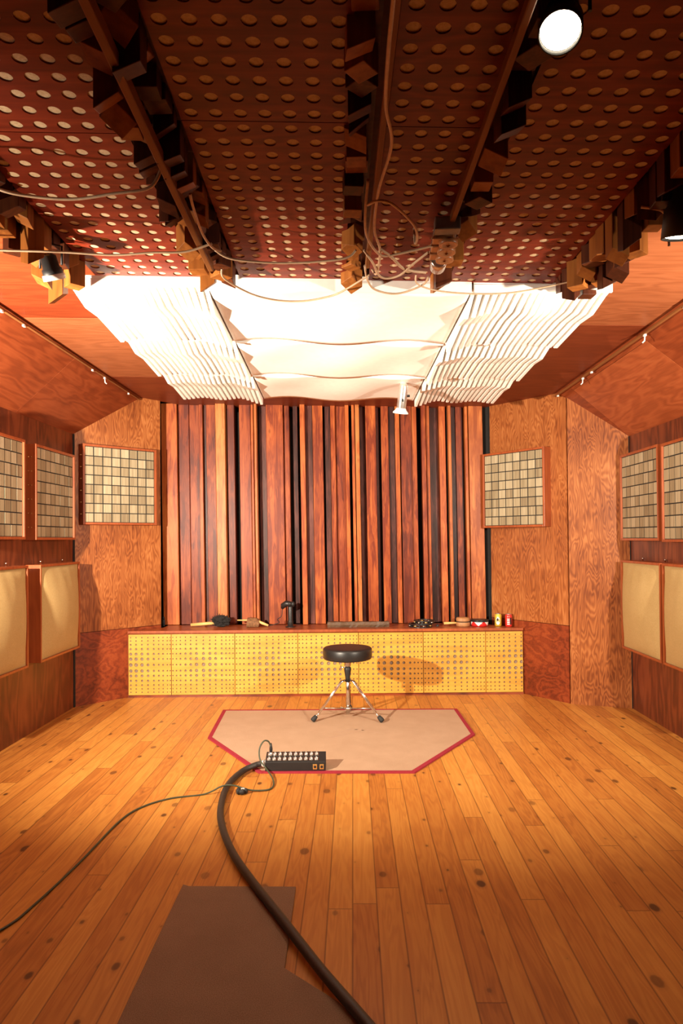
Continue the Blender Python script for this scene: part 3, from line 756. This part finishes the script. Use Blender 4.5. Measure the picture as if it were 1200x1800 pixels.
cable('short cream cable hanging along the second block row', [(-.435, 1.84, h), (-.44, 1.9, h-.01), (-.449, 2.053, h-.012), (-.44, 2.16, h-.01), (-.42, 2.2, h-.005)], .004)
cable('short bent cable beside the black can lamp', [(.84, 1.97, 2.2), (.87, 1.95, h-.01), (.90, 1.965, h-.012), (.93, 2.0, h-.02), (.945, 2.03, h-.05), (.95, 2.04, h-.08)], .004)

# ------------------------------------------------------------------ drum stool
sx0, sy0 = -.045, 4.76
t = thing('drum_stool', 'round black padded drum stool on chrome tripod legs, standing on the mat', 'stool', (sx0, sy0, .008))
MB().at((0, 0, .41)).lathe([(.05, .0), (.155, .0), (.165, .004), (.170, .012), (.1715, .035), (.171, .066), (.168, .074), (.161, .079), (.14, .081), (.05, .082), (.002, .082)], 48).build('seat', M['vinyl'], t)
MB().at((0, 0, .405)).lathe([(.05, 0), (.06, .006)], 24).build('seat_plate', M['steel'], t)
MB().tube([(0, 0, .03), (0, 0, .34)], .0125, 16).build('column', M['chrome'], t)
MB().at((0, 0, .25)).lathe([(.0155, 0), (.017, .03), (.021, .06), (.025, .085), (.024, .10), (.016, .105)], 20).build('height_collar', M['black'], t)
m = MB().at((0, 0, .352)).lathe([(.012, 0), (.022, .008), (.024, .03), (.028, .05)], 16); m.tube([(0, 0, 0), (-.045, -.01, .0)], .004, 6); m.build('seat_clamp', M['steel'], t)
MB().at((-.045, -.01, .352), 0, 0, 0).box(-.006, -.003, -.014, .003, .003, .014).build('wing_screw', M['steel'], t)
feet = [(-.235, -.10), (.228, -.12), (.01, .225)]
for fx, fy in feet:
    d = Vector((fx, fy, 0)).normalized()
    l = MB()
    p0 = d*.018+Vector((0, 0, .262)); p1 = d*.045+Vector((0, 0, .258)); p2 = Vector((fx, fy, 0))*.86+Vector((0, 0, .052)); p3 = Vector((fx, fy, .016))
    side = d.cross(Vector((0, 0, 1)))
    for s in (-.007, .007):
        l.tube([p0+side*s, p1+side*s, Vector(p1).lerp(p2, .97)+side*s], .0065, 10)
    l.tube([p2*1.0-d*.02+Vector((0, 0, .02)), p3], .007, 10)
    lg = l.build('leg', M['chrome'], t)
    q = (p2-p3).normalized()
    MB().tube([p3+q*.032, p3+q*.015, p3-q*.004, p3-q*.012], .015, 14, True, [.013, .0165, .018, .014]).build('rubber_foot', M['rubber'], lg)
    b0 = d*.016+Vector((0, 0, .068)); b1 = Vector(p1).lerp(p2, .83)
    MB().tube([b0, b1], .0048, 8).build('brace', M['steel'], lg)
MB().at((0, 0, .055)).lathe([(.014, 0), (.021, .003), (.021, .02), (.014, .023)], 16).build('lower_collar', M['steel'], t)
MB().tube([(-.02, -.01, .068), (-.05, -.025, .082)], .004, 6).build('lock_lever', M['steel'], t)

# ------------------------------------------------------------------ mat, carpet, stage box, cables on the floor
mp_ = [(-.962, 5.005), (.747, 5.007), (.762, 4.355), (.318, 3.653), (-.517, 3.66), (-.925, 4.303)]
t = thing('stage_mat', 'beige six-sided mat with raspberry red border under the stool', 'mat', (0, 4.4, 0))
loc_ = [(x, y-4.4) for x, y in mp_]
c0 = Vector((-.05, -.02))
def inset(P, d):
    n = len(P); out = []; P = [Vector(p) for p in P]
    ar = sum(P[i].x*P[(i+1) % n].y-P[(i+1) % n].x*P[i].y for i in range(n)); sg = 1 if ar > 0 else -1
    for i in range(n):
        a, b, c = P[i-1], P[i], P[(i+1) % n]
        e1 = (b-a).normalized(); e2 = (c-b).normalized()
        n1 = Vector((-e1.y, e1.x))*sg; n2 = Vector((-e2.y, e2.x))*sg
        k = (n1+n2); out.append(tuple(b+k*(d/(1+n1.dot(n2)))))
    return out
inn = inset(loc_, .026)
MB().prism(inn, .0005, .0078).build('mat_pile', M['mat'], t)
bm_ = MB(); n = 6
for i in range(n):
    j = (i+1) % n
    bm_.prism([loc_[i], loc_[j], inn[j], inn[i]], .0005, .0085)
bm_.build('border', M['mat_red'], t)
tp = MB()
for (x0, y0, x1, y1) in ((-.18, -.12, .12, .10), (-.05, .10, .16, .0), (-.12, .02, .06, .09)):
    d = Vector((x1-x0, y1-y0)).normalized(); nn = Vector((-d.y, d.x))*.006
    tp.prism([(x0-nn.x, y0-nn.y), (x1-nn.x, y1-nn.y), (x1+nn.x, y1+nn.y), (x0+nn.x, y0+nn.y)], .0079, .0084)
tp.build('worn_tape_marks', fibre('pale_worn_pile', (.38, .24, .15), (.56, .38, .27), 260, .95, .6), t)
cpts = [(-.625, 2.475), (-.60, 2.462), (-.215, 2.458), (-.209, 1.994), (-.05, 1.85), (.03, 1.74), (.20, 1.35), (-.62, 1.30), (-.618, 1.766), (-.622, 2.1)]
tag(MB().prism(cpts, .0005, .009).build('carpet_offcut', M['carpet'], None, .002), 'brown-grey carpet offcut lying on the floorboards in the foreground', 'carpet')

t = thing('stage_box', 'black stage box with two rows of silver sockets on the mat edge', 'stage box', (-.482, 3.672, .009), math.radians(1))
BW = .325
m = MB(); m.add([(x, y, z) for x in (0, BW) for (y, z) in ((0, 0), (0, .047), (.095, .075), (.11, .0))], [(0, 1, 2, 3), (7, 6, 5, 4), (0, 4, 5, 1), (1, 5, 6, 2), (2, 6, 7, 3), (3, 7, 4, 0)])
m.build('housing', M['black'], t, .002)
tilt = math.atan2(.028, .095)
for rr in range(2):
    for c in range(10):
        yy = .026+rr*.042; zz = .047+yy*.028/.095
        m = MB().at((.018+c*.0285, yy, zz), 0, tilt)
        m.box(-.0118, -.014, 0, .0118, .014, .0025); m.build('socket', M['steel'], t)
        m = MB().at((.018+c*.0285, yy, zz), 0, tilt).lathe([(.0095, .0025), (.0095, .006), (.0075, .006), (.007, .003), (.001, .003)], 16)
        m.add([(-.003, .008, .003), (.003, .008, .003), (.003, .013, .003), (-.003, .013, .003), (-.003, .008, .012), (.003, .008, .012), (.003, .013, .009), (-.003, .013, .009)], [(0, 3, 2, 1), (4, 5, 6, 7), (0, 1, 5, 4), (1, 2, 6, 5), (2, 3, 7, 6), (3, 0, 4, 7)])
        m.build('socket_rim', M['silver'], t)
for x in (.268, .304):
    s = MB().box(x-.011, -.003, .008, x+.011, 0, .036).build('front_connector', M['gold'], t, .001)
    MB().at((x, -.0035, .022), 0, PI/2).lathe([(.007, 0), (.0065, .002)], 14).build('connector_hole', M['black'], s)
MB().at((0, .04, .028), 0, 0, -PI/2).lathe([(.02, 0), (.02, .012), (.015, .02), (.014, .03)], 16).build('cable_gland', M['clip'], t)

tag(MB().tube(spline([(-.507, 3.712, .037), (-.545, 3.70, .030), (-.601, 3.638, .019), (-.640, 3.452, .0165), (-.628, 3.214, .0165), (-.585, 2.988, .0165), (-.490, 2.715, .0165), (-.374, 2.468, .022), (-.235, 2.206, .026), (-.114, 1.979, .026), (-.03, 1.834, .026), (.018, 1.753, .026), (.2, 1.45, .022), (.5, 1.0, .0165), (.7, .6, .0165)], 8), .0155, 12).build('multicore_cable', M['cable_b']),
    'thick black multicore cable sweeping from stage box to the foreground', 'cable')
t = thing('microphone_cable', 'thin dark green cable plugged upright into the stage box', 'cable', (-.45, 3.7, 0))
o = Vector((-.45, 3.7, 0))
px = Vector((-.458, 3.742, .078))
cp_ = [(-1.30, 1.9, .006), (-1.142, 2.188, .005), (-1.104, 2.341, .005), (-1.071, 2.651, .005), (-1.048, 3.036, .005), (-.997, 3.197, .005), (-.891, 3.302, .005), (-.74, 3.355, .005),
       (-.658, 3.382, .034), (-.60, 3.386, .036), (-.518, 3.389, .012), (-.436, 3.411, .005), (-.414, 3.47, .005), (-.43, 3.56, .014), (-.475, 3.655, .03), (-.510, 3.68, .07), (-.515, 3.70, .12), (-.495, 3.72, .155), (-.472, 3.735, .15), (-.460, 3.741, .125)]
MB().tube([Vector(p)-o for p in spline(cp_, 8)], .0042, 8).build('cord', M['cable_g'], t)
MB().at(px-o).lathe([(.0085, -.012), (.0085, .012)], 16).build('plug_collar', M['silver'], t)
MB().at(px-o).lathe([(.0085, .012), (.009, .03), (.0075, .04), (.0045, .06)], 16).build('plug_boot', M['black'], t)
kn = MB()
for k in range(6):
    a = k*1.05; kn.at((-.558-o.x, 3.36-o.y, .014), a).lathe([(.002, -.014), (.012, -.008), (.012, .008), (.002, .014)], 8, True, 'X'); kn.M = Matrix.Translation((.016*math.cos(a), .016*math.sin(a), 0)) @ kn.M
for k in range(5):
    a = k*1.26; kn.at((-.558-o.x+.02*math.cos(a), 3.37-o.y+.014*math.sin(a), .014), a).lathe([(.004, -.012), (.010, -.008), (.011, .008), (.004, .014)], 8)
kn.build('cable_tie_bundle', M['rubber'], t)
MB().at((-.552-o.x, 3.365-o.y, .028), .4).box(-.008, -.003, -.003, .008, .003, .003).build('white_tab', M['clip'], t)

# ------------------------------------------------------------------ things on the bench
zb = .5302
t = thing('capped_tube', 'small dark capped tube standing at left end of the bench', 'tube', (-1.60, 5.735, zb))
MB().lathe([(.012, 0), (.012, .05), (.009, .055)], 14).build('tube_body', M['rubber'], t); MB().lathe([(.009, .055), (.009, .075), (.003, .082)], 14).build('cap', M['black'], t)
t = thing('fuzzy_mallet', 'wooden handled mallet with shaggy black head lying on the bench', 'mallet', (-1.10, 5.66, zb))
MB().tube([(-.255, .02, .016), (-.05, .0, .034)], .014, 12).build('handle', M['lightwood'], t)
r = random.Random(2); m = MB()
vs = []; fs = []; nn = 14
for i in range(nn+1):
    th_ = PI*i/nn
    for j in range(20):
        ph = 2*PI*j/20; k = 1+r.uniform(-.16, .16)
        vs.append((.075*k*math.sin(th_)*math.cos(ph), .045*k*math.sin(th_)*math.sin(ph), .048+.045*k*math.cos(th_)))
for i in range(nn):
    for j in range(20): fs.append((i*20+j, i*20+(j+1) % 20, (i+1)*20+(j+1) % 20, (i+1)*20+j))
m.add(vs, fs)
for k in range(110):
    a, b = r.uniform(0, 2*PI), r.uniform(.1, PI*.9); c = Vector((.072*math.sin(b)*math.cos(a), .043*math.sin(b)*math.sin(a), .048+.043*math.cos(b)))
    e = c + (c-Vector((0, 0, .045))).normalized()*.014 + Vector((r.uniform(-.012, .012), 0, r.uniform(-.01, .01)))
    if e.z > .004: m.tube([c, e], .0035, 5, False, [.004, .0015])
m.build('shaggy_head', M['blackfelt'], t)
t = thing('wrapped_whisk', 'pale wooden whisk wrapped in brown cloth lying on the bench', 'percussion', (-.83, 5.66, zb))
MB().tube([(-.135, 0, .055), (-.04, 0, .055), (.03, 0, .05), (.075, -.01, .03), (.125, -.02, .012)], .007, 10, True, [.005, .007, .009, .012, .009]).build('handle', M['lightwood'], t)
m = MB(); nn = 24; vs = []; fs = []
for i in range(nn+1):
    x = -.055+.115*i/nn; w_ = .002*math.sin(i*2.1)
    top = .075 - .03*max(0, (i/nn-.7))/.3
    sk = -.01 if i < nn/2 else .0
    for (y, z) in ((-.035+w_, .002), (-.028+w_, top*.55), (-.012+w_, top*.95), (.008, top), (.02, top*.5), (.024, .002)):
        vs.append((x*(1-.25*(1-z/.075) if x > 0 else 1-.1*z/.075), y, z))
for i in range(nn):
    for j in range(5): fs.append((i*6+j, i*6+j+1, (i+1)*6+j+1, (i+1)*6+j))
    fs.append((i*6+5, i*6, (i+1)*6, (i+1)*6+5))
fs += [tuple(range(6)), tuple(nn*6+5-j for j in range(6))]
m.add(vs, fs, True); m.build('cloth_wrap', M['brown'], t)
t = thing('table_stand', 'black cylindrical stand with bent head and lead on the bench', 'stand', (-.52, 5.62, zb))
MB().lathe([(.04, 0), (.04, .006), (.024, .008), (.024, .05), (.020, .055), (.020, .165), (.016, .175)], 20).build('stand', M['vinyl'], t)
MB().tube([(0, 0, .17), (-.005, -.005, .19), (-.03, 0, .195), (-.06, .01, .175), (-.07, .01, .15)], .02, 12, True, [.018, .026, .026, .024, .010]).build('head', M['vinyl'], t)
m = MB().at((.022, -.01, .19)).lathe([(.012, -.02), (.018, 0), (.012, .02)], 10); m.build('knob', M['black'], t)
MB().tube(spline([(-.066, .01, .15), (-.075, .015, .09), (-.11, .03, .06), (-.10, .06, .03), (-.16, .05, .012), (-.2, .04, .008)], 6), .003, 6).build('lead', M['rubber'], t)
t = thing('wooden_bar', 'long dark rough wooden bar lying on the bench behind the stool', 'bar', (-.215, 5.60, zb))
m = MB(); nn = 26; vs = []; fs = []; r = random.Random(9)
for i in range(nn+1):
    for (y, z) in ((-.022, .0), (-.026, .02), (-.018, .043), (.018, .045), (.026, .02), (.022, 0)):
        vs.append((.505*i/nn, y+r.uniform(-.002, .002), z+(r.uniform(-.0025, .0025) if z else 0)))
for i in range(nn):
    for j in range(6): fs.append((i*6+j, i*6+(j+1) % 6, (i+1)*6+(j+1) % 6, (i+1)*6+j))
fs += [tuple(range(6)), tuple(nn*6+5-j for j in range(6))]
tag(m.add(vs, fs).build('bar_body', M['darkbar'], t), None, None) if 0 else m.add(vs, fs).build('bar_body', M['darkbar'], t)
for x in (.07, .44): MB().at((x, 0, .044)).lathe([(.006, 0), (.004, .003)], 10).build('peg', M['black'], t)
for nm, (x, y, z, rz_, sc) in {'lower black jingle ring lying in the stack on the bench': (.545, 5.60, zb, .2, 1.), 'upper black jingle ring lying on top of the other on the bench': (.575, 5.605, zb+.027, .9, .85)}.items():
    t = thing('jingle_ring', nm, 'tambourine', (x, y, z), rz_, 'jingle rings on the bench')
    R_r = .088*sc; m = MB(); P_ = [(R_r*math.cos(2*PI*k/32), R_r*math.sin(2*PI*k/32)) for k in range(33)]
    for z0 in (.0, .020):
        vs = []; fs = []
        for k in range(32):
            a = 2*PI*k/32
            for rr, zz in ((R_r-.009, z0), (R_r+.009, z0), (R_r+.009, z0+.006), (R_r-.009, z0+.006)): vs.append((rr*math.cos(a), rr*math.sin(a), zz))
        for k in range(32):
            k2 = (k+1) % 32
            for j in range(4): fs.append((k*4+j, k2*4+j, k2*4+(j+1) % 4, k*4+(j+1) % 4))
        m.add(vs, fs)
    for k in range(8):
        a = 2*PI*(k+.5)/8; m.at((R_r*math.cos(a), R_r*math.sin(a), .013), a).box(-.008, -.004, -.013, .008, .004, .013)
    m.build('ring_frame', M['vinyl'], t)
    for k in range(8):
        a = 2*PI*k/8
        MB().at((R_r*math.cos(a), R_r*math.sin(a), .0085)).lathe([(.002, .0), (.013, .0015), (.013, .0035), (.002, .0045), (.013, .006), (.013, .008), (.002, .0095)], 12).build('jingle', M['gold' if k % 2 else 'steel'], t)
tag(MB().at((.685, 5.60, zb)).lathe([(.012, 0), (.012, .008), (.007, .016), (.002, .018)], 12).build('rubber_cap', M['rubber']), 'tiny black cap lying on the bench between jingle rings and hand drum', 'cap')
t = thing('hand_drum', 'small tan wooden hand drum with stick handle on the bench', 'hand drum', (.895, 5.62, zb))
MB().lathe([(.052, 0), (.056, .006), (.056, .028), (.054, .034)], 28).build('drum_shell', M['tan'], t)
MB().at((0, 0, .034)).lathe([(.055, 0), (.055, .006)], 28).build('dark_band', M['rubber'], t)
MB().at((0, 0, .040)).lathe([(.054, 0), (.056, .006), (.056, .020), (.050, .030), (.02, .034), (.002, .034)], 28).build('drum_lid', M['tan'], t)
MB().tube([(-.155, .01, .022), (-.05, 0, .026)], .009, 10, True, [.011, .008]).build('stick_handle', M['lightwood'], t)
t = thing('shaker_tin', 'round tin with red and white side and dark lid on the bench', 'tin', (1.03, 5.62, zb))
tm, nt, b = new_mat('red_white_zigzag_print')
tc = N(nt, 'ShaderNodeTexCoord').outputs['Object']; sp = N(nt, 'ShaderNodeSeparateXYZ'); L(nt, tc, sp.inputs[0])
ang = math_n(nt, 'ARCTAN2', sp.outputs[1], sp.outputs[0])
tri = math_n(nt, 'PINGPONG', math_n(nt, 'MULTIPLY', ang, 1.6), 1.)
cmp_ = math_n(nt, 'GREATER_THAN', math_n(nt, 'MULTIPLY_ADD', tri, -.04, .045), sp.outputs[2])
L(nt, mixc(nt, cmp_, (.82, .8, .78), (.65, .02, .02)), b.inputs['Base Color']); b.inputs['Roughness'].default_value = .3
MB().lathe([(.060, 0), (.068, .006), (.071, .038)], 32).build('tin_body', tm, t)
MB().at((0, 0, .038)).lathe([(.074, 0), (.074, .012), (.068, .016), (.002, .016)], 32).build('lid', M['vinyl'], t)
def can(label, x, y, body, top, motif, rz_):
    t = thing('drinks_can', label, 'can', (x, y, zb), rz_, 'cans at the right end of the bench')
    MB().lathe([(.022, 0), (.0275, .006), (.028, .07), (.028, .085), (.024, .098), (.022, .1)], 28).build('can_body', M[body], t)
    MB().at((0, 0, .1)).lathe([(.024, 0), (.024, .003), (.021, .003), (.021, .0), (.002, 0)], 24).build('can_rim', M['silver'], t)
    # printed motif lying on the front of the can
    m = MB(); 
    def surf(a, z, rr=.0284): return (rr*math.sin(a), -rr*math.cos(a), z)
    if motif == 'oval':
        c = [surf(0, .045)]+[surf(.62*math.cos(2*PI*k/24)-.25, .045+.032*math.sin(2*PI*k/24)) for k in range(24)]
        c[0] = surf(-.25, .045, .0286)
        m.add(c, [(0, 1+k, 1+(k+1) % 24) for k in range(24)]); m.build('white_oval', M['tinwhite'], t)
        m = MB(); cc = [surf(-.35, .055, .0289)]+[surf(-.35+.26*math.cos(2*PI*k/16), .055+.012*math.sin(2*PI*k/16), .0288) for k in range(16)]
        m.add(cc, [(0, 1+k, 1+(k+1) % 16) for k in range(16)]); m.build('dark_dot', M['black'], t)
    else:
        for z0, z1 in ((.018, .026), (.032, .040), (.046, .053), (.059, .066)):
            pts = []; K = 6
            for k in range(K+1): pts.append(surf(-.65+.75*k/K, z0))
            for k in range(K+1): pts.append(surf(-.65+.75*k/K, z1))
            m.add(pts, [(k, k+1, K+2+k, K+1+k) for k in range(K)])
        m.build('white_lettering', M['tinwhite'], t)
        m = MB(); K = 6; pts = [surf(.2+.5*k/K, .02) for k in range(K+1)]+[surf(.2+.5*k/K, .075) for k in range(K+1)]
        m.add(pts, [(k, k+1, K+2+k, K+1+k) for k in range(K)]); m.build('dark_stripe', M['black'], t)
can('yellow drinks can with white oval, on the bench beside red can', 1.178, 5.60, 'yellow', 'silver', 'oval', 0)
can('red drinks can with white lettering at the right end of bench', 1.255, 5.565, 'red', 'silver', 'stripe', 0)
